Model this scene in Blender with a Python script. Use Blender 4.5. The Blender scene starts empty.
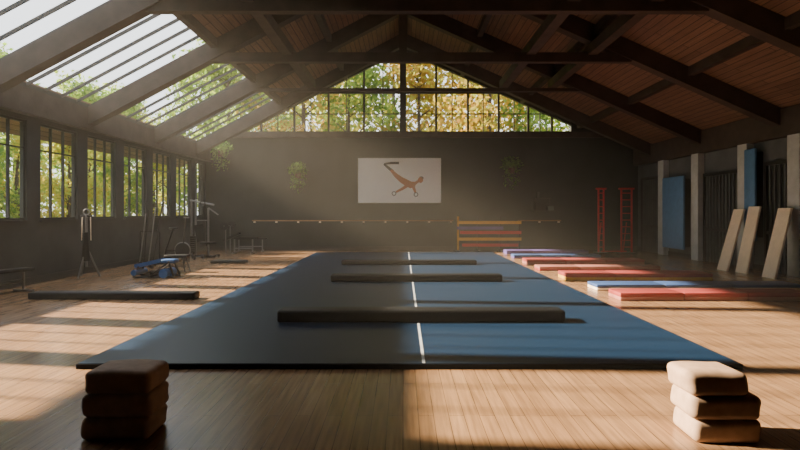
import bpy, math, random
import numpy as np
from mathutils import Vector, Matrix
random.seed(4); rng=np.random.default_rng(7)
S=bpy.context.scene
F=560.0; H=1.6; VX=403; VY=212
XL,XR=-8.3,9.9; YB=23.6; YF=-4.0; EZ=4.2; RZ=8.64
SL=(RZ-EZ)/(-XL); SR=(RZ-EZ)/XR
def roofz(x): return RZ+SL*x if x<0 else RZ-SR*x

# ---------------- materials
def mat(name):
    m=bpy.data.materials.new(name); m.use_nodes=True
    nt=m.node_tree; b=nt.nodes['Principled BSDF']; return m,nt,b
def plain(name,col,rough=.6,metal=0,noise=.15,scale=6,bump=.0,spec=.5):
    m,nt,b=mat(name)
    tc=nt.nodes.new('ShaderNodeTexCoord'); n=nt.nodes.new('ShaderNodeTexNoise')
    n.inputs['Scale'].default_value=scale; n.inputs['Detail'].default_value=4
    nt.links.new(tc.outputs['Object'],n.inputs['Vector'])
    r=nt.nodes.new('ShaderNodeValToRGB')
    r.color_ramp.elements[0].position=.3; r.color_ramp.elements[1].position=.7
    r.color_ramp.elements[0].color=[c*(1-noise) for c in col]+[1]
    r.color_ramp.elements[1].color=[min(1,c*(1+noise)) for c in col]+[1]
    nt.links.new(n.outputs['Fac'],r.inputs['Fac']); nt.links.new(r.outputs['Color'],b.inputs['Base Color'])
    b.inputs['Roughness'].default_value=rough; b.inputs['Metallic'].default_value=metal
    b.inputs['Specular IOR Level'].default_value=spec
    if bump:
        bp=nt.nodes.new('ShaderNodeBump'); bp.inputs['Strength'].default_value=bump; bp.inputs['Distance'].default_value=.02
        nt.links.new(n.outputs['Fac'],bp.inputs['Height']); nt.links.new(bp.outputs['Normal'],b.inputs['Normal'])
    return m
def planks(name,c1,c2,gap,rough,width=.12,length=2.2,rotz=90,spec=.5,mortar=.004):
    m,nt,b=mat(name)
    tc=nt.nodes.new('ShaderNodeTexCoord'); mp=nt.nodes.new('ShaderNodeMapping')
    mp.inputs['Rotation'].default_value=(0,0,math.radians(rotz))
    nt.links.new(tc.outputs['Object'],mp.inputs['Vector'])
    br=nt.nodes.new('ShaderNodeTexBrick'); br.offset=.37; br.inputs['Scale'].default_value=1
    br.inputs['Color1'].default_value=[*c1,1]; br.inputs['Color2'].default_value=[*c2,1]; br.inputs['Mortar'].default_value=[*gap,1]
    br.inputs['Mortar Size'].default_value=mortar; br.inputs['Brick Width'].default_value=length; br.inputs['Row Height'].default_value=width
    nt.links.new(mp.outputs[0],br.inputs['Vector'])
    mp2=nt.nodes.new('ShaderNodeMapping'); mp2.inputs['Scale'].default_value=(1.2,22,22)
    nt.links.new(mp.outputs[0],mp2.inputs['Vector'])
    n=nt.nodes.new('ShaderNodeTexNoise'); n.inputs['Scale'].default_value=1.3; n.inputs['Detail'].default_value=6
    nt.links.new(mp2.outputs[0],n.inputs['Vector'])
    r=nt.nodes.new('ShaderNodeValToRGB'); r.color_ramp.elements[0].color=(.7,.7,.7,1); r.color_ramp.elements[1].color=(1.2,1.2,1.2,1)
    r.color_ramp.elements[0].position=.3; r.color_ramp.elements[1].position=.7
    nt.links.new(n.outputs['Fac'],r.inputs['Fac'])
    mx=nt.nodes.new('ShaderNodeMix'); mx.data_type='RGBA'; mx.blend_type='MULTIPLY'; mx.inputs[0].default_value=1
    nt.links.new(br.outputs['Color'],mx.inputs[6]); nt.links.new(r.outputs['Color'],mx.inputs[7])
    nt.links.new(mx.outputs[2],b.inputs['Base Color'])
    b.inputs['Roughness'].default_value=rough; b.inputs['Specular IOR Level'].default_value=spec
    bp=nt.nodes.new('ShaderNodeBump'); bp.inputs['Strength'].default_value=.2; bp.inputs['Distance'].default_value=.003; bp.invert=True
    nt.links.new(br.outputs['Fac'],bp.inputs['Height']); nt.links.new(bp.outputs['Normal'],b.inputs['Normal'])
    return m
M_floor=planks('oak_floor',(.33,.195,.105),(.275,.158,.083),(.12,.068,.035),.27,mortar=.003)
M_ceil=planks('ceiling_boards',(.22,.128,.08),(.155,.088,.057),(.03,.018,.012),.6,width=.16,length=4,mortar=.01)
M_beam=plain('dark_timber',(.045,.032,.025),.65,scale=3,noise=.35)
M_wallb=plain('charcoal_wall',(.021,.027,.025),.8,scale=1.5,noise=.2)
M_walll=plain('grey_wall',(.045,.048,.047),.75,scale=2,noise=.2)
M_wallr=plain('bluegrey_wall',(.085,.095,.1),.75,scale=2,noise=.2)
M_conc=plain('pale_concrete',(.42,.45,.45),.8,scale=3,noise=.15,bump=.2)
M_frame=plain('window_frame_metal',(.016,.017,.016),.5,noise=.1)
M_trim=plain('trim_paint',(.03,.03,.028),.6)
M_matb=plain('blue_mat_vinyl',(.006,.023,.058),.4,scale=40,noise=.06,spec=.3)
M_matedge=plain('mat_edge',(.003,.005,.01),.7,spec=.2)
M_line=plain('white_tape',(.6,.65,.7),.5,noise=.05)
M_black=plain('black_leather',(.006,.007,.009),.5,scale=30,noise=.2,bump=.05,spec=.3)
M_brown=plain('brown_leather',(.42,.28,.19),.7,scale=14,noise=.15,bump=.1)
M_steel=plain('steel',(.25,.25,.26),.4,metal=.8,noise=.05)
M_dark=plain('dark_metal',(.02,.02,.024),.4,metal=.5,noise=.1)
M_blue=plain('blue_pad',(.02,.1,.32),.5,noise=.08)
M_wallpad=plain('wall_pad_blue',(.08,.2,.38),.6,noise=.1)
M_red=plain('red_vinyl',(.3,.045,.045),.5,noise=.1)
M_pink=plain('pink_vinyl',(.36,.14,.12),.5,noise=.1)
M_pblue=plain('lightblue_vinyl',(.035,.085,.25),.5,noise=.1)
M_purp=plain('purple_vinyl',(.09,.06,.24),.5,noise=.1)
M_yel=plain('yellow_paint',(.6,.34,.03),.5,noise=.1)
M_redp=plain('red_paint',(.5,.01,.02),.4,noise=.1)
M_cream=plain('cream_board',(.88,.76,.6),.5,noise=.06)
M_barre=plain('barre_wood',(.35,.2,.1),.5)
M_paper=plain('poster_paper',(.86,.88,.86),.7,noise=.02)
M_skin=plain('print_skin',(.42,.13,.04),.7,noise=.15,scale=20)
M_navy=plain('print_navy',(.01,.012,.02),.7)
M_grass=plain('forest_ground',(.12,.14,.04),.9,noise=.5,scale=.8)
M_bark=plain('bark',(.05,.035,.025),.9,noise=.4,scale=5,bump=.5)
M_pot=plain('pot',(.12,.07,.05),.7)

m,nt,b=mat('window_glass'); nt.nodes.remove(b)
t=nt.nodes.new('ShaderNodeBsdfTransparent'); g=nt.nodes.new('ShaderNodeBsdfGlossy'); g.inputs['Roughness'].default_value=.02
ms=nt.nodes.new('ShaderNodeMixShader'); ms.inputs[0].default_value=.03
nt.links.new(t.outputs[0],ms.inputs[1]); nt.links.new(g.outputs[0],ms.inputs[2])
nt.links.new(ms.outputs[0],nt.nodes['Material Output'].inputs['Surface']); M_glass=m

def leafmat(name,cols):
    m,nt,b=mat(name); out=nt.nodes['Material Output']
    geo=nt.nodes.new('ShaderNodeNewGeometry'); r=nt.nodes.new('ShaderNodeValToRGB')
    els=r.color_ramp.elements
    els[0].color=[*cols[0],1]; els[1].color=[*cols[-1],1]
    for i,c in enumerate(cols[1:-1]): e=els.new((i+1)/(len(cols)-1)); e.color=[*c,1]
    nt.links.new(geo.outputs['Random Per Island'],r.inputs['Fac'])
    tr=nt.nodes.new('ShaderNodeBsdfTranslucent'); ms=nt.nodes.new('ShaderNodeMixShader'); ms.inputs[0].default_value=.55
    nt.links.new(r.outputs['Color'],tr.inputs['Color']); nt.links.new(r.outputs['Color'],b.inputs['Base Color'])
    b.inputs['Roughness'].default_value=.7
    nt.links.new(b.outputs[0],ms.inputs[1]); nt.links.new(tr.outputs[0],ms.inputs[2]); nt.links.new(ms.outputs[0],out.inputs['Surface'])
    return m
M_leafY=leafmat('leaves_yellow',[(.42,.32,.04),(.55,.5,.07),(.42,.48,.07),(.22,.34,.06)])
M_leafG=leafmat('leaves_green',[(.1,.2,.04),(.2,.34,.05),(.38,.46,.07)])
M_leafO=leafmat('leaves_orange',[(.38,.2,.03),(.5,.37,.05),(.4,.44,.07)])
M_leafP=leafmat('leaves_plant',[(.06,.14,.04),(.13,.26,.06),(.2,.32,.09)])

# ---------------- mesh builder
class B:
    def __init__(s): s.v=[]; s.f=[]; s.mi=[]; s.mats=[]
    def m(s,mt):
        if mt not in s.mats: s.mats.append(mt)
        return s.mats.index(mt)
    def add(s,vs,fs,mt):
        o=len(s.v); s.v+= [tuple(v) for v in vs]; k=s.m(mt)
        for f in fs: s.f.append([i+o for i in f]); s.mi.append(k)
    def hexa(s,p,mt):
        s.add(p,[(3,2,1,0),(4,5,6,7),(0,1,5,4),(1,2,6,5),(2,3,7,6),(3,0,4,7)],mt)
    def box(s,x0,x1,y0,y1,z0,z1,mt):
        s.hexa([(x0,y0,z0),(x1,y0,z0),(x1,y1,z0),(x0,y1,z0),(x0,y0,z1),(x1,y0,z1),(x1,y1,z1),(x0,y1,z1)],mt)
    def rbox(s,x0,x1,y0,y1,z0,z1,mt,r=.03,seg=3):
        import bmesh
        bm=bmesh.new(); bmesh.ops.create_cube(bm,size=1)
        for v in bm.verts:
            v.co=Vector(((x0+x1)/2+v.co.x*(x1-x0),(y0+y1)/2+v.co.y*(y1-y0),(z0+z1)/2+v.co.z*(z1-z0)))
        bmesh.ops.bevel(bm,geom=bm.edges[:],offset=r,segments=seg,affect='EDGES',profile=.5)
        bm.verts.index_update()
        s.add([v.co[:] for v in bm.verts],[[v.index for v in f.verts] for f in bm.faces],mt); bm.free()
    def prismY(s,poly,y0,y1,mt):
        n=len(poly); vs=[(x,y0,z) for x,z in poly]+[(x,y1,z) for x,z in poly]
        fs=[tuple(range(n)),tuple(range(2*n-1,n-1,-1))]+[(i,i+n,(i+1)%n+n,(i+1)%n) for i in range(n)]
        s.add(vs,fs,mt)
    def cyl(s,a,b,r,mt,n=12,r2=None):
        a=Vector(a); b=Vector(b); r2=r if r2 is None else r2
        d=(b-a).normalized(); u=d.orthogonal().normalized(); w=d.cross(u)
        vs=[]
        for c,rr in((a,r),(b,r2)):
            for i in range(n):
                t=2*math.pi*i/n; vs.append(c+(u*math.cos(t)+w*math.sin(t))*rr)
        fs=[(i,(i+1)%n,(i+1)%n+n,i+n) for i in range(n)]+[tuple(range(n-1,-1,-1)),tuple(range(n,2*n))]
        s.add(vs,fs,mt)
    def beam(s,a,b,w,h,mt):
        a=Vector(a); b=Vector(b); d=(b-a).normalized()
        up=Vector((0,0,1)) if abs(d.z)<.95 else Vector((0,1,0))
        u=d.cross(up).normalized(); v=u.cross(d).normalized()
        p=[]
        for c in(a,b):
            p+=[c-u*w/2-v*h/2,c+u*w/2-v*h/2,c+u*w/2+v*h/2,c-u*w/2+v*h/2]
        s.hexa(p,mt)
    def torus(s,c,R,r,axis,mt,n=20,k=8):
        c=Vector(c); ax=Vector(axis).normalized(); u=ax.orthogonal().normalized(); w=ax.cross(u); vs=[];fs=[]
        for i in range(n):
            t=2*math.pi*i/n; d=u*math.cos(t)+w*math.sin(t)
            for j in range(k):
                q=2*math.pi*j/k; vs.append(c+d*(R+r*math.cos(q))+ax*r*math.sin(q))
        for i in range(n):
            for j in range(k):
                fs.append((i*k+j,((i+1)%n)*k+j,((i+1)%n)*k+(j+1)%k,i*k+(j+1)%k))
        s.add(vs,fs,mt)
    def obj(s,name,smooth=False,bevel=0,local=True):
        o=Vector((0,0,0))
        if local:
            a=np.array(s.v); o=Vector((float((a[:,0].min()+a[:,0].max())/2),float((a[:,1].min()+a[:,1].max())/2),float(a[:,2].min())))
        me=bpy.data.meshes.new(name); me.from_pydata([Vector(v)-o for v in s.v],[],s.f)
        for mt in s.mats: me.materials.append(mt)
        me.polygons.foreach_set('material_index',s.mi)
        import bmesh
        bm=bmesh.new(); bm.from_mesh(me); bmesh.ops.recalc_face_normals(bm,faces=bm.faces); bm.to_mesh(me); bm.free()
        if smooth:
            me.polygons.foreach_set('use_smooth',[True]*len(me.polygons))
            me.set_sharp_from_angle(angle=math.radians(40))
        ob=bpy.data.objects.new(name,me); ob.location=o; S.collection.objects.link(ob)
        if bevel:
            bv=ob.modifiers.new('bevel','BEVEL'); bv.width=bevel; bv.segments=2; bv.limit_method='ANGLE'
        return ob

# ---------------- room shell
b=B(); b.box(XL-.3,XR+.3,YF-.3,YB+.3,-.2,0,M_floor); b.obj('floor',local=False)
SILL,HEAD=1.42,3.63; WT=.16
wins=[]
for k in range(-4,5):  # unseen nearer windows left out, solid wall there darkens the foreground
    y0=12.82+1.92*k; wins.append((y0,y0+1.46))
wins.append((22.4,23.3))
b=B(); b.box(XL-WT,XL,YF,YB,0,SILL,M_walll); b.box(XL-WT,XL,YF,YB,HEAD,EZ-.08,M_walll)
p=YF
for (a,c) in wins:
    b.box(XL-WT,XL,p,a,SILL,HEAD,M_walll); p=c
b.box(XL-WT,XL,p,YB,SILL,HEAD,M_walll)
b.obj('wall_left',local=False)
n=0
for (a,c) in wins:
    n+=1; b=B(); x0,x1=XL-.11,XL-.05
    b.box(x0,x1,a,c,SILL,SILL+.05,M_frame); b.box(x0,x1,a,c,HEAD-.05,HEAD,M_frame)
    b.box(x0,x1,a,a+.04,SILL,HEAD,M_frame); b.box(x0,x1,c-.04,c,SILL,HEAD,M_frame)
    for i in(1,2): 
        y=a+(c-a)*i/3; b.box(x0,x1,y-.018,y+.018,SILL,HEAD,M_frame)
    b.box(x0,x1,a,c,3.0,3.03,M_frame)
    b.box(XL-.083,XL-.078,a+.04,c-.04,SILL+.05,HEAD-.05,M_glass)
    b.box(XL-.12,XL+.06,a-.04,c+.04,SILL-.04,SILL,M_trim)
    b.obj('window_%d'%n)
b=B(); b.box(XL,XL+.2,YF,YB,HEAD+.1,EZ+.08,M_beam); b.obj('trim_1')
b=B(); b.box(XL,XL+.04,YF,YB,0,.15,M_trim); b.obj('baseboard_left')
TR=[-.25,3.5,7.2,10.9,14.55,18.4,22.1]
b=B(); b.box(XR,XR+.3,YF,YB,0,EZ-.14,M_wallr); b.obj('wall_right',local=False)
b=B(); b.box(XR-.04,XR,YF,YB,0,.15,M_trim); b.obj('baseboard_right')
b=B(); b.box(XR-.2,XR,YF,YB,HEAD-.1,EZ+.05,M_beam); b.obj('trim_2')
for y in (4.5,9,13.9,16.0,18.6,21.05):
    b=B(); b.box(XR-.22,XR-.001,y-.22,y+.22,0,HEAD-.1,M_conc); b.obj('pilaster',bevel=.01)
b=B(); b.prismY([(XL-.3,0),(XR+.3,0),(XR+.3,EZ-.13),(0,RZ),(XL-.3,EZ-.16)],YF-.3,YF,M_wallb); b.obj('wall_front',local=False)
GZ=4.93; gl=-6.85; gr=7.1
b=B(); b.prismY([(XL-.3,0),(XR+.3,0),(XR+.3,roofz(XR+.3)),((GZ-RZ)/-SR,GZ),((GZ-RZ)/SL,GZ),(XL-.3,roofz(XL-.3))],YB,YB+.3,M_wallb)
b.prismY([(gr,GZ),((GZ-RZ)/-SR,GZ),(gr,roofz(gr))],YB,YB+.3,M_wallb)
b.obj('wall_back',local=False)
b=B(); b.box(XL,XR,YB-.03,YB,0,.15,M_trim); b.obj('baseboard_back')
b=B(); b.box(-8.0,8.6,YB-.12,YB,4.72,GZ+.03,M_beam); b.obj('trim_3')
b=B(); y0,y1=YB+.08,YB+.18
for i,x in enumerate((-6.0,-4.6,-3.15,-1.65,1.4,2.75,4.05,5.3,6.3)):
    b.box(x-.04,x+.04,y0-.02,y1,GZ,roofz(x)-.05,M_frame)
for x in (-5.3,-3.9,-2.4,-.85,.72,2.08,3.4,4.7,5.8):
    b.box(x-.015,x+.015,y0,y1,GZ,roofz(x)-.05,M_frame)
b.box(-.13,.13,YB-.05,y1,GZ,RZ-.2,M_frame)
zt=6.65; b.box((zt-RZ)/SL,(zt-RZ)/-SR,y0,y1,zt-.04,zt+.04,M_frame)
zt=5.75; b.box((zt-RZ)/SL,min(gr,(zt-RZ)/-SR),y0,y1,zt-.015,zt+.015,M_frame)
b.box(gl,gr,y0,y1,GZ,GZ+.08,M_frame)
b.prismY([(gl,roofz(gl)),(0,RZ),(0,RZ-.22),(gl,roofz(gl)-.22+.15)],YB-.02,y1,M_frame)
b.prismY([(gr,roofz(gr)),(0,RZ),(0,RZ-.22),(gr,roofz(gr)-.2)],YB-.02,y1,M_frame)
b.prismY([(gl,GZ),(gr,GZ),(gr,roofz(gr)-.02),(0,RZ-.02)],YB+.12,YB+.127,M_glass)
n+=1; b.obj('window_%d'%n)
XG=-4.95; T=.18; YG=5.25
b=B()
b.prismY([(0,RZ),(XR+.6,roofz(XR+.6)),(XR+.6,roofz(XR+.6)+T),(0,RZ+T)],YF-.3,YB+.5,M_ceil)
b.prismY([(0,RZ),(0,RZ+T),(XG,roofz(XG)+T),(XG,roofz(XG))],YF-.3,YB+.5,M_ceil)
b.prismY([(XL+.12,roofz(XL+.12)),(XL+.12,roofz(XL+.12)+T),(XL-1.3,roofz(XL-1.3)+T),(XL-1.3,roofz(XL-1.3))],YF-.3,YB+.5,M_ceil)  # unseen eave overhang, added to cut sun entering the window tops
b.prismY([(XG,roofz(XG)),(XG,roofz(XG)+T),(XL,roofz(XL)+T),(XL,roofz(XL))],YF-.3,YG,M_ceil)  # out-of-view bays closed instead of glazed, to keep sun off the near floor
b.obj('ceiling',local=False)
b=B(); y=YG
while y<YB+.1:
    b.beam((XL+.1,y,roofz(XL+.1)+.05),(XG,y,roofz(XG)+.05),.03,.07,M_frame); y+=.62
for x in (XL+.15,XG-.03):
    b.box(x-.04,x+.04,YG,YB+.3,roofz(x),roofz(x)+.1,M_frame)
b.prismY([(XL+.1,roofz(XL+.1)+.12),(XG,roofz(XG)+.12),(XG,roofz(XG)+.125),(XL+.1,roofz(XL+.1)+.125)],YG,YB+.3,M_glass)
n+=1; b.obj('window_%d'%n)
for y in TR:
    b=B(); hw=.15; D=.46
    b.prismY([(XL,EZ),(0,RZ),(0,RZ-D-.05),(XL,EZ-D)],y-hw,y+hw,M_beam)
    b.prismY([(XR,EZ),(0,RZ),(0,RZ-D-.05),(XR,EZ-D)],y-hw,y+hw,M_beam)
    if y<20:
        ch=.12 if y<18 else .05
        zc=5.6
        xa=(zc+D-RZ)/SL-.15; xb=(zc+D-RZ)/-SR+.15
        b.box(xa,xb,y-.1,y+.1,zc-ch,zc+ch,M_beam)
        if y<18: b.box(-.1,.1,y-.09,y+.09,zc,RZ-.3,M_beam)
    b.obj('roof_truss')
for x in (-3.0,3.3,4.9):
    b=B(); b.box(x-.12,x+.12,3.5,18.5,5.66,5.92,M_beam); b.obj('ceiling_beam')
b=B(); b.box(-.12,.12,YF,YB,RZ-.35,RZ-.05,M_beam); b.obj('ridge_beam')
for x in (-4.85,-2.4,2.5,5,7.4):
    b=B(); b.box(x-.08,x+.08,YF,YB,roofz(x)-.22,roofz(x)-.0,M_beam); b.obj('roof_purlin')

def barred(name,ya,yb,z0,z1):
    b=B(); X=XR-.001
    b.box(X-.1,X,ya,yb,z1,z1+.1,M_frame); b.box(X-.1,X,ya,ya+.08,z0,z1,M_frame); b.box(X-.1,X,yb-.08,yb,z0,z1,M_frame)
    b.box(X-.03,X,ya,yb,z0,z1,M_wallb)
    k=int((yb-ya)/.17)
    for i in range(1,k): 
        y=ya+(yb-ya)*i/k; b.box(X-.08,X-.03,y-.02,y+.02,z0,z1,M_wallr)
    b.box(X-.09,X-.03,ya,yb,z0+1.0,z0+1.08,M_frame)
    return b.obj(name)
barred('door_1',16.3,18.3,0,2.75); barred('door_2',14.2,15.2,0,2.85); barred('door_3',21.4,23.1,0,2.9)
def pad(ya,yb,z0,z1):
    b=B(); b.rbox(XR-.3,XR-.22,ya,yb,z0,z1,M_wallpad,r=.03); b.box(XR-.23,XR-.001,ya+.1,yb-.1,z0+.1,z1-.1,M_frame); b.obj('wall_pad',smooth=True)
pad(19.2,20.75,.3,2.85); pad(15.3,15.78,.8,3.35)

# ---------------- floor mat
b=B(); x0,x1,ya,yb=-3.33,3.46,5.7,21.5
b.box(x0,x1,ya,yb,0,.05,M_matedge); b.box(x0+.015,x1-.015,ya+.015,yb-.015,.05,.056,M_matb)
b.box(.198,.228,ya+.02,yb-.02,.056,.058,M_line)
b.obj('gym_floor_mat')
def lowbeam(name,xa,xb,yc,z,w=.36,h=.17,mt=M_black):
    b=B(); b.rbox(xa,xb,yc,yc+w,z,z+h,mt,r=.035,seg=3)
    for t in(.02,.98):
        x=xa+(xb-xa)*t; b.box(x-.006,x+.006,yc-.001,yc+w+.001,z+.03,z+h-.03,M_dark)
    return b.obj(name,smooth=True)
lowbeam('floor_balance_beam',-1.76,2.27,7.8,.056)
lowbeam('floor_balance_beam',-1.6,2.2,12.35,.056,h=.16)
lowbeam('floor_balance_beam',-1.8,2.15,16.3,.056,h=.14)
lowbeam('floor_balance_beam',-6.85,-3.8,10.2,0,h=.13,w=.3)
lowbeam('floor_balance_beam',-6.0,-4.9,17.4,0,h=.09,w=.4)
def fold(xa,xb,y,w,h,mt,mt2=None):
    b=B(); mt2=mt2 or mt
    k=3
    for i in range(k):
        a=xa+(xb-xa)*i/k; c=xa+(xb-xa)*(i+1)/k
        b.rbox(a+.002,c-.002,y,y+w,h*.45,h,mt,r=.02,seg=2); b.rbox(a+.002,c-.002,y,y+w,0,h*.5,mt2,r=.02,seg=2)
    b.obj('tumbling_mat',smooth=True)
fold(3.9,7.35,10.05,.6,.15,M_red,M_pink)
fold(3.93,8.1,11.35,.6,.13,M_pblue,M_cream)
fold(3.8,7.2,13.0,.75,.17,M_red,M_yel)
fold(3.7,7.0,15.2,.6,.12,M_pink,M_red)
fold(3.75,7.3,16.9,.75,.16,M_red,M_pink)
fold(3.8,6.8,19.2,.6,.13,M_pblue,M_purp)
fold(3.9,7.0,21.1,.7,.15,M_purp,M_purp)
def stack(cx,cy,offs):
    b=B(); z=0; r=random.Random(int(cx*10)+40)
    import bmesh
    for (dx,w,h) in offs:
        bm=bmesh.new(); bmesh.ops.create_cube(bm,size=1)
        for v in bm.verts: v.co=Vector((v.co.x*w,v.co.y*.36,v.co.z*h))
        bmesh.ops.bevel(bm,geom=bm.edges[:],offset=.042,segments=5,affect='EDGES',profile=.5)
        bmesh.ops.triangulate(bm,faces=[f for f in bm.faces if f.calc_area()>.01])
        bmesh.ops.subdivide_edges(bm,edges=[e for e in bm.edges if e.calc_length()>.05],cuts=4,use_grid_fill=True)
        ph=r.random()*6; yaw=r.uniform(-.05,.05)
        for v in bm.verts:
            x,y,zz=v.co
            f=(1-(2*x/w)**2)*(1-(2*y/.36)**2)
            v.co.z+= (.008*f*(1 if zz>0 else -.2)) + .003*math.sin(x*17+ph)*(1 if zz>0 else 0)
            v.co.x+= .006*math.sin(zz*30+ph); v.co.y+=.005*math.sin(x*13+ph)
        bmesh.ops.rotate(bm,verts=bm.verts,cent=(0,0,0),matrix=Matrix.Rotation(yaw,3,'Z'))
        bm.verts.index_update()
        b.add([(v.co.x+cx+dx,v.co.y+cy+.18,v.co.z+z+h/2) for v in bm.verts],[[v.index for v in f.verts] for f in bm.faces],M_brown); bm.free()
        z+=h
    b.obj('cushion_stack',smooth=True)
stack(-2.01,3.9,[(-.01,.48,.16),(0,.49,.165),(.01,.465,.16)])
stack(2.22,3.85,[(.03,.46,.16),(.02,.48,.165),(-.04,.41,.16)])

def lean(y0,xb,h,w=.48,th=.06,dy=.45,xt=None):
    b=B(); xt=XR-.02 if xt is None else xt
    p=[(xb,y0,0),(xb+th,y0,0),(xb+th,y0+w,0),(xb,y0+w,0)]
    top=[(xt-th,y0+dy,h),(xt,y0+dy,h),(xt,y0+w+dy,h),(xt-th,y0+w+dy,h)]
    b.hexa(p+top,M_cream); b.obj('leaning_board',bevel=.012)
lean(15.15,8.75,1.68,xt=9.55); lean(14.45,8.85,1.75,xt=9.55); lean(13.35,8.85,1.7,xt=9.55,dy=.35)

# ---------------- back wall stuff
kY=(YB-.05)/F
def P(x,y,o=0): return ((x-VX)*kY, YB-.05-o, H+(VY-y)*kY)
b=B(); a=P(358,203); c=P(441,158); b.box(a[0],c[0],YB-.05,YB-.005,a[2],c[2],M_paper)
def strip(pts,ws,mt,o=.004):
    L=[];R=[]
    for i,(x,y) in enumerate(pts):
        q=pts[min(i+1,len(pts)-1)]; r=pts[max(i-1,0)]
        dx,dy=q[0]-r[0],q[1]-r[1]; l=math.hypot(dx,dy); nx,ny=-dy/l,dx/l
        L.append(P(x+nx*ws[i],y+ny*ws[i],o)); R.append(P(x-nx*ws[i],y-ny*ws[i],o))
    n_=len(pts); b.add(L+R,[(i,i+1,n_+i+1,n_+i) for i in range(n_-1)],mt)
def disc(cx,cy,r,mt,o=.006,ry=None):
    ry=ry or r; b.add([P(cx+r*math.cos(t*math.pi/10),cy+ry*math.sin(t*math.pi/10),o) for t in range(20)],[tuple(range(20))],mt)
strip([(399,163),(391,163),(384,164)],[1.2,1.1,.8],M_navy,.006)
strip([(384,164),(388,167.5),(393,171.5)],[1.0,1.3,1.6],M_navy,.0045)
strip([(391,170),(396,175.5),(401,179.5),(406,182.5),(411,185),(415,184)],[1.2,2.1,2.7,3.2,3.4,2.4],M_skin,.005)
strip([(413,185),(417,182),(419,181)],[1.8,1.3,1.3],M_skin,.006)
disc(420.5,180,2.6,M_skin,.007,2.9); disc(421.3,178,2.3,M_navy,.0065,1.6)
strip([(408,185),(402,189),(396,192)],[1.7,1.3,.9],M_skin,.007)
strip([(413,186),(414.5,190),(415.5,193)],[1.6,1.3,.9],M_skin,.007)
def ring(cx,cy,R):
    pts=[(cx+R*math.cos(t*math.pi/10),cy+R*math.sin(t*math.pi/10)) for t in range(20)]
    pi=[(cx+(R-.8)*math.cos(t*math.pi/10),cy+(R-.8)*math.sin(t*math.pi/10)) for t in range(20)]
    b.add([P(*q,.008) for q in pts]+[P(*q,.008) for q in pi],[(i,(i+1)%20,20+(i+1)%20,20+i) for i in range(20)],M_navy)
ring(394,193.5,2.3); ring(416,194.5,2.3)
b.obj('gymnast_poster')
def barre(xa,xb,z):
    b=B(); b.cyl((xa,YB-.2,z),(xb,YB-.2,z),.025,M_barre)
    k=max(2,int((xb-xa)/.9))
    for i in range(k+1):
        x=xa+.1+(xb-xa-.2)*i/k
        b.cyl((x,YB-.2,z-.04),(x,YB-.005,z-.1),.018,M_steel); b.box(x-.04,x+.04,YB-.24,YB-.16,z-.09,z-.03,M_cream); b.cyl((x,YB-.03,z-.1),(x,YB-.005,z-.1),.05,M_dark)
    b.obj('ballet_barre',smooth=True)
barre(-6.3,2.1,1.24); barre(4.8,6.6,1.24)
b=B(); y=22.6; kk=y/F
for x in (458,478,500): 
    X=(x-VX)*kk; b.box(X-.035,X+.035,y-.035,y+.035,0,1.42,M_yel if x==458 else M_dark)
    b.box(X-.06,X+.06,y-.35,y+.35,0,.06,M_dark)
for (ya,mt,xa,xb) in((222.5,M_yel,457,521),(232.5,M_redp,460,521),(239,M_yel,457,521),(245,M_redp,462,518),(228,M_purp,457,503)):
    z=H+(VY-ya)*kk; b.box((xa-VX)*kk,(xb-VX)*kk,y-.07,y-.035,z-.06,z+.06,mt)
X=(519-VX)*kk; b.box(X-.03,X+.03,y-.035,y+.035,0,1.25,M_dark); b.box(X-.06,X+.06,y-.35,y+.35,0,.06,M_dark)
b.obj('hurdle_rack')
b=B(); y=21.6; hh=2.5
for (x,w) in ((7.64,.2),(8.62,.4)):
    for sx in(-w/2,w/2): b.cyl((x+sx,y,0.03),(x+sx,y,hh),.035,M_redp)
    for i in range(9):
        z=.25+i*.26; b.cyl((x-w/2,y,z),(x+w/2,y,z),.018,M_redp)
    b.box(x-w/2-.08,x+w/2+.08,y-.35,y+.35,0,.05,M_dark)
    b.cyl((x-w/2-.1,y,hh),(x+w/2+.1,y,hh),.035,M_redp)
    b.cyl((x,y,1.2),(x,y+.33,.05),.02,M_redp)
b.cyl((7.64,y,.08),(8.62,y,.08),.025,M_redp); b.cyl((7.64,y,1.0),(8.62,y,1.0),.012,M_dark)
b.obj('red_ladder_frame',smooth=True)
b=B(); b.box(5.4,6.4,YB-.25,YB-.005,1.62,1.66,M_trim); b.box(5.5,6.0,YB-.2,YB-.05,1.66,2.0,M_dark); b.box(6.05,6.3,YB-.2,YB-.05,1.66,1.85,M_wallr)
b.box(5.55,6.2,YB-.15,YB-.005,2.15,2.2,M_trim); b.cyl((5.7,YB-.08,2.2),(5.7,YB-.08,2.45),.06,M_wallr); b.box(5.55,5.58,YB-.03,YB-.005,1.62,2.2,M_trim); b.box(6.17,6.2,YB-.03,YB-.005,1.62,2.2,M_trim)
b.obj('wall_shelf')
def leafcluster(b,c,r,nl,size,mt):
    for i in range(nl):
        d=rng.normal(size=3); d/=np.linalg.norm(d); p=np.array(c)+d*np.array(r)*rng.random()**.4
        p[1]=min(p[1],YB-.1)
        a=rng.normal(size=3); a/=np.linalg.norm(a); q=np.cross(a,[.3,.5,.8]); q/=np.linalg.norm(q)
        s=size*(.6+.8*rng.random())
        b.add([p-a*s,p+q*s*.4,p+a*s,p-q*s*.4],[(0,1,2,3)],mt)
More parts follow.
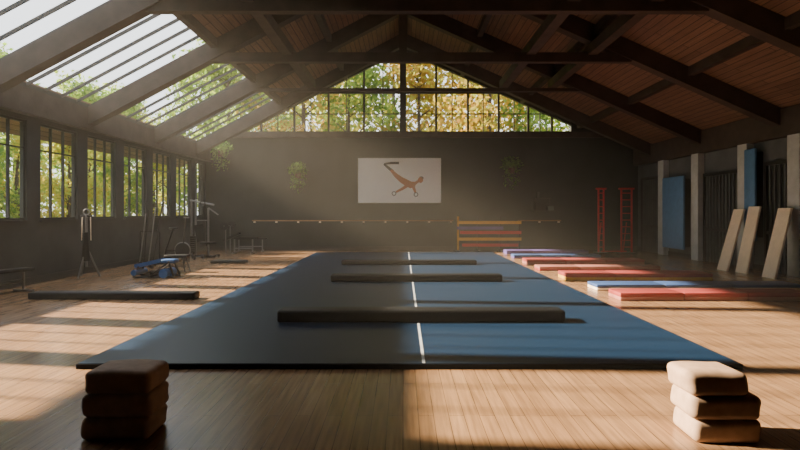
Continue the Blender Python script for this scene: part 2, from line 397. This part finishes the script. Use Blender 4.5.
def hplant(x,z,r,nl):
    b=B(); y=YB-.4
    b.cyl((x,y,z),(x,y,z+.22),.11,M_pot,r2=.16); 
    b.beam((x,y,z+.2),(x,YB-.01,z+.35),.02,.02,M_dark); b.beam((x,YB-.02,z),(x,YB-.02,z+.5),.02,.02,M_dark)
    for i in range(9):
        t=i*.7; dx=math.cos(t)*.3; dy=-abs(math.sin(t))*.15+.05
        b.cyl((x,y,z+.22),(x+dx,y+dy,z+.3),.008,M_bark,n=5); b.cyl((x+dx,y+dy,z+.3),(x+dx*1.3,y+dy,z-.4-.3*random.random()),.006,M_bark,n=5)
    leafcluster(b,(x,y,z+.35),(r,.25,.35),nl,.07,M_leafP); leafcluster(b,(x,y,z-.15),(r*.8,.2,.5),nl//2,.06,M_leafP)
    b.obj('hanging_plant')
hplant(-7.55,3.9,.5,360); hplant(-4.35,3.0,.42,300); hplant(4.5,3.2,.5,260)

# ---------------- left equipment
def bench(name,cx,cy,L,ang,mt,hh=.45):
    b=B(); 
    b.rbox(-L/2,L/2,-.14,.14,hh-.07,hh,mt,r=.025)
    for s in(-1,1):
        b.cyl((s*L*.36,0,hh-.07),(s*L*.36,0,.03),.025,M_steel); b.cyl((s*L*.36,-.25,.025),(s*L*.36,.25,.025),.025,M_steel)
    b.cyl((-L*.36,0,.2),(L*.36,0,.2),.02,M_steel)
    o=b.obj(name,smooth=True); o.location=(cx,cy,0); o.rotation_euler[2]=ang; return o
bench('weight_bench',-6.2,22.8,1.3,.1,M_black,.55)
bench('flat_bench',-7.75,10.9,1.1,1.3,M_black,.48)
b=B(); b.beam((-6.9,21.6,.5),(-6.3,21.6,.78),.3,.08,M_black); b.beam((-6.3,21.6,.6),(-5.6,21.6,.6),.3,.08,M_black)
for x in(-6.5,-5.8): b.cyl((x,21.6,.55),(x,21.6,.03),.03,M_steel); b.cyl((x,21.3,.03),(x,21.9,.03),.03,M_steel)
b.cyl((-6.5,21.6,.2),(-5.8,21.6,.2),.025,M_steel)
for s in(-.28,.28): b.cyl((-6.75,21.6+s,.03),(-6.75,21.6+s,1.05),.022,M_steel)
b.cyl((-6.75,21.1,1.07),(-6.75,22.1,1.07),.018,M_steel)
for s in(-.45,.45): b.cyl((-6.75,21.6+s-.02,1.07),(-6.75,21.6+s+.02,1.07),.16,M_dark)
b.obj('incline_bench',smooth=True)
b=B(); cx,cy=-5.95,13.7
b.beam((cx-.55,cy,.28),(cx+.05,cy,.42),.3,.09,M_blue); b.rbox(cx+.08,cx+.42,cy-.15,cy+.15,.36,.45,M_blue,r=.03)
for s in(-1,1):
    b.cyl((cx-.45,cy+s*.14,.28),(cx-.55,cy+s*.2,.03),.025,M_dark); b.cyl((cx+.3,cy+s*.14,.36),(cx+.42,cy+s*.2,.03),.025,M_dark)
    b.cyl((cx-.55,cy+s*.2,.03),(cx+.42,cy+s*.2,.03),.025,M_dark)
    b.cyl((cx-.2,cy+s*.2,.03),(cx+.3,cy+s*.14,.4),.02,M_dark)
b.cyl((cx-.5,cy-.3,.14),(cx-.5,cy+.3,.14),.07,M_blue); b.cyl((cx-.15,cy-.3,.12),(cx-.15,cy+.3,.12),.06,M_dark)
b.cyl((cx+.2,cy-.28,.12),(cx+.2,cy-.1,.12),.11,M_blue); b.cyl((cx+.2,cy+.1,.12),(cx+.2,cy+.28,.12),.11,M_blue)
b.obj('blue_abdominal_trainer',smooth=True)
b=B(); cx,cy=-6.05,15.0
b.rbox(cx-.3,cx+.3,cy-.15,cy+.15,.38,.46,M_black,r=.03); b.cyl((cx-.24,cy,.15),(cx+.24,cy,.15),.015,M_dark)
for s in(-1,1):
    for t in(-1,1): b.cyl((cx+t*.2,cy+s*.1,.38),(cx+t*.28,cy+s*.18,0),.02,M_dark)
b.obj('step_stool',smooth=True)
b=B(); cx,cy=-7.2,20.0
for dx in(-.35,-.2,.25):
    b.cyl((cx+dx,cy,.03),(cx+dx,cy,2.05 if dx<0 else 1.75),.035,M_steel)
b.cyl((cx-.4,cy,2.02),(cx+.45,cy,1.85),.035,M_steel); b.cyl((cx+.25,cy,1.75),(cx+.6,cy,1.5),.025,M_steel)
for i in range(8): b.box(cx-.36,cx-.19,cy-.12,cy+.12,.15+i*.075,.215+i*.075,M_dark)
b.box(cx-.5,cx+.6,cy-.05,cy+.05,0,.06,M_dark); b.box(cx-.45,cx-.37,cy-.4,cy+.4,0,.06,M_dark); b.box(cx+.45,cx+.53,cy-.4,cy+.4,0,.06,M_dark)
b.rbox(cx,cx+.5,cy-.2,cy+.2,.45,.53,M_black,r=.03); b.beam((cx+.0,cy,.55),(cx-.1,cy,1.15),.3,.07,M_black); b.cyl((cx+.25,cy,.45),(cx+.25,cy,.03),.03,M_steel)
b.torus((cx+.05,cy-.02,1.9),.09,.02,(0,1,0),M_dark); b.cyl((cx+.05,cy,1.8),(cx+.05,cy,1.3),.008,M_dark); b.cyl((cx-.15,cy,1.3),(cx+.25,cy,1.3),.018,M_steel)
b.obj('cable_weight_machine',smooth=True)
b=B(); cx,cy=-7.5,18.3
b.cyl((cx-.25,cy,.35),(cx+.0,cy,1.05),.03,M_dark); b.rbox(cx-.12,cx+.14,cy-.1,cy+.1,1.03,1.1,M_black,r=.03)
b.cyl((cx+.3,cy,.3),(cx+.42,cy,1.4),.03,M_dark)
b.cyl((cx+.42,cy-.22,1.42),(cx+.42,cy+.22,1.42),.02,M_steel); b.cyl((cx+.3,cy-.03,.35),(cx+.3,cy+.03,.35),.24,M_dark,n=24); b.torus((cx+.3,cy,.35),.25,.025,(0,1,0),M_steel)
b.cyl((cx-.25,cy,.35),(cx+.3,cy,.35),.03,M_dark); b.cyl((cx-.25,cy,.35),(cx-.3,cy,.03),.03,M_dark); b.cyl((cx+.3,cy,.1),(cx+.42,cy,.03),.03,M_dark)
for x in(-.3,.42): b.cyl((cx+x,cy-.25,.03),(cx+x,cy+.25,.03),.03,M_dark)
b.obj('exercise_bike',smooth=True)
b=B(); cx,cy=-7.7,17.0
for i,(dx,t) in enumerate(((-.25,.1),(-.12,.04),(.02,.12),(.15,.2))):
    b.cyl((cx+dx,cy-.1,.06),(cx+dx+t,cy+.12,1.55+.1*i),.018,M_dark if i%2 else M_steel)
b.box(cx-.35,cx+.3,cy-.2,cy+.2,0,.06,M_dark); b.cyl((cx-.32,cy+.1,.06),(cx-.32,cy+.1,1.0),.025,M_dark); b.cyl((cx+.27,cy+.1,.06),(cx+.27,cy+.1,1.0),.025,M_dark); b.cyl((cx-.32,cy+.1,1.0),(cx+.27,cy+.1,1.0),.02,M_dark)
b.obj('pole_rack',smooth=True)
b=B(); cx,cy=-7.8,13.8
b.cyl((cx,cy,.25),(cx,cy,1.55),.03,M_steel)
for t in range(3):
    q=t*2.09+.4; b.cyl((cx,cy,.75),(cx+.3*math.cos(q),cy+.3*math.sin(q),.0),.022,M_steel)
b.cyl((cx-.14,cy,1.5),(cx+.14,cy,1.5),.025,M_dark); b.cyl((cx,cy-.03,.4),(cx,cy-.03,1.1),.1,M_black,r2=.05); b.torus((cx,cy,1.6),.07,.018,(0,1,0),M_steel)
b.cyl((cx-.1,cy,1.5),(cx-.12,cy,.9),.012,M_cream); b.cyl((cx+.1,cy,1.5),(cx+.11,cy,.9),.012,M_cream)
b.obj('tripod_stand',smooth=True)
for i,(x,y) in enumerate(((-7.3,15.9),(-6.9,18.9))):
    b=B(); b.cyl((x-.16,y,.09),(x+.16,y,.09),.015,M_steel)
    for s in(-1,1): b.cyl((x+s*.1,y,.09),(x+s*.19,y,.09),.09,M_dark,n=6)
    b.obj('dumbbell')

# ---------------- air haze in the hall
m,nt,b_=mat('dusty_air'); nt.nodes.remove(b_)
vs=nt.nodes.new('ShaderNodeVolumeScatter'); vs.inputs['Density'].default_value=.0026; vs.inputs['Anisotropy'].default_value=.2; vs.inputs['Color'].default_value=(1,.95,.84,1)
nt.links.new(vs.outputs[0],nt.nodes['Material Output'].inputs['Volume'])
b=B()
b.prismY([(XL-.1,-.05),(XR+.1,-.05),(XR+.1,roofz(XR+.1)+.05),(0,RZ+.05),(XL-.1,roofz(XL-.1)+.05)],YF-.1,YB+.05,m); b.obj('dusty_air',local=False)

# ---------------- outside
b=B(); b.box(-90,70,-40,100,-.4,-.21,M_grass); b.obj('ground')
def tree(h,cr,nl,mt,seed,low=.15,leaf=.2):
    r=np.random.default_rng(seed); b=B()
    b.cyl((0,0,0),(0.1,0,h*.5),.2,M_bark,n=8,r2=.12); b.cyl((.1,0,h*.5),(0,.1,h*.9),.12,M_bark,n=8,r2=.03)
    cs=[]
    for i in range(26):
        z=h*(low+(1-low)*r.random()); t=r.random()*6.28; rad=cr*(.3+.7*math.sin(math.pi*min(.95,max(.1,(z/h-low)/(1-low)))))*r.random()**.5
        c=np.array([math.cos(t)*rad,math.sin(t)*rad,z]); cs.append(c)
        b.cyl((0.08,0,max(.8,z-rad*.7)),tuple(c),.05,M_bark,n=5,r2=.015)
    C0=np.array(cs); N=nl; ci=r.integers(0,len(cs),N); C=C0[ci]
    d=r.normal(size=(N,3)); d/=np.linalg.norm(d,axis=1)[:,None]; p=C+d*(r.random((N,1))**.5)*cr*.42
    a=r.normal(size=(N,3)); a/=np.linalg.norm(a,axis=1)[:,None]; q=np.cross(a,r.normal(size=(N,3))); q/=np.linalg.norm(q,axis=1)[:,None]
    s=leaf*(.6+.8*r.random((N,1)))
    vs=np.stack([p-a*s,p+q*s*.6,p+a*s,p-q*s*.6],1).reshape(-1,3)
    o=len(b.v); b.v+=[tuple(v) for v in vs.tolist()]; k=b.m(mt)
    b.f+=[[o+4*i,o+4*i+1,o+4*i+2,o+4*i+3] for i in range(N)]; b.mi+=[k]*N
    return b.obj('autumn_tree',local=False)
T0=[tree(13,3.0,5000,M_leafY,1,leaf=.15),tree(12,2.8,5000,M_leafG,2,leaf=.15),tree(12.5,2.8,4500,M_leafO,3,leaf=.15),tree(13.5,2.8,5000,M_leafG,9,leaf=.15)]
T1=[tree(7,2.0,4500,M_leafY,4,.05,.12),tree(6.5,2.0,4500,M_leafG,5,.05,.12),tree(7,1.9,4500,M_leafY,6,.05,.12)]
used=set()
def place(pool,x,y,sc):
    src=random.choice(pool)
    if src.name in used: o=bpy.data.objects.new('autumn_tree',src.data); S.collection.objects.link(o)
    else: o=src; used.add(src.name)
    o.location=(x,y,-.22); o.rotation_euler[2]=random.random()*6.28; o.scale=(sc,)*3
for i in range(7): place(T0,-10+i*3.6+random.uniform(-.6,.6),31+random.uniform(-1,2),.85+.25*random.random())
for i in range(7): place(T0,-15+i*4.8,42+random.uniform(-2,2),1.15+.2*random.random())
for i in range(15): place(T1,-20.5+random.uniform(-1.5,1),4+i*3.1,.9+.15*random.random())
for i in range(14): place(T0,-35+random.uniform(-2,2),12+i*5.0,1.2+.12*random.random())
for t in T0+T1:
    if t.name not in used: bpy.data.objects.remove(t)

# ---------------- light
L=bpy.data.lights.new('sun','SUN'); L.energy=40; L.color=(1,.8,.55); L.angle=math.radians(1.3)
o=bpy.data.objects.new('sun',L); S.collection.objects.link(o)
o.rotation_euler=Vector((1,-.16,-.53)).to_track_quat('-Z','Y').to_euler()
w=bpy.data.worlds.new('World'); S.world=w; w.use_nodes=True
bg=w.node_tree.nodes['Background']; bg.inputs[0].default_value=(.92,.96,1,1); bg.inputs[1].default_value=2.9

cam=bpy.data.cameras.new('Camera'); co=bpy.data.objects.new('Camera',cam); S.collection.objects.link(co)
co.location=(0,0,H); co.rotation_euler=(math.radians(90),0,0)
cam.sensor_width=36; cam.lens=F*36/800; cam.shift_x=-3/800; cam.shift_y=-13/800; cam.clip_end=300
S.camera=co
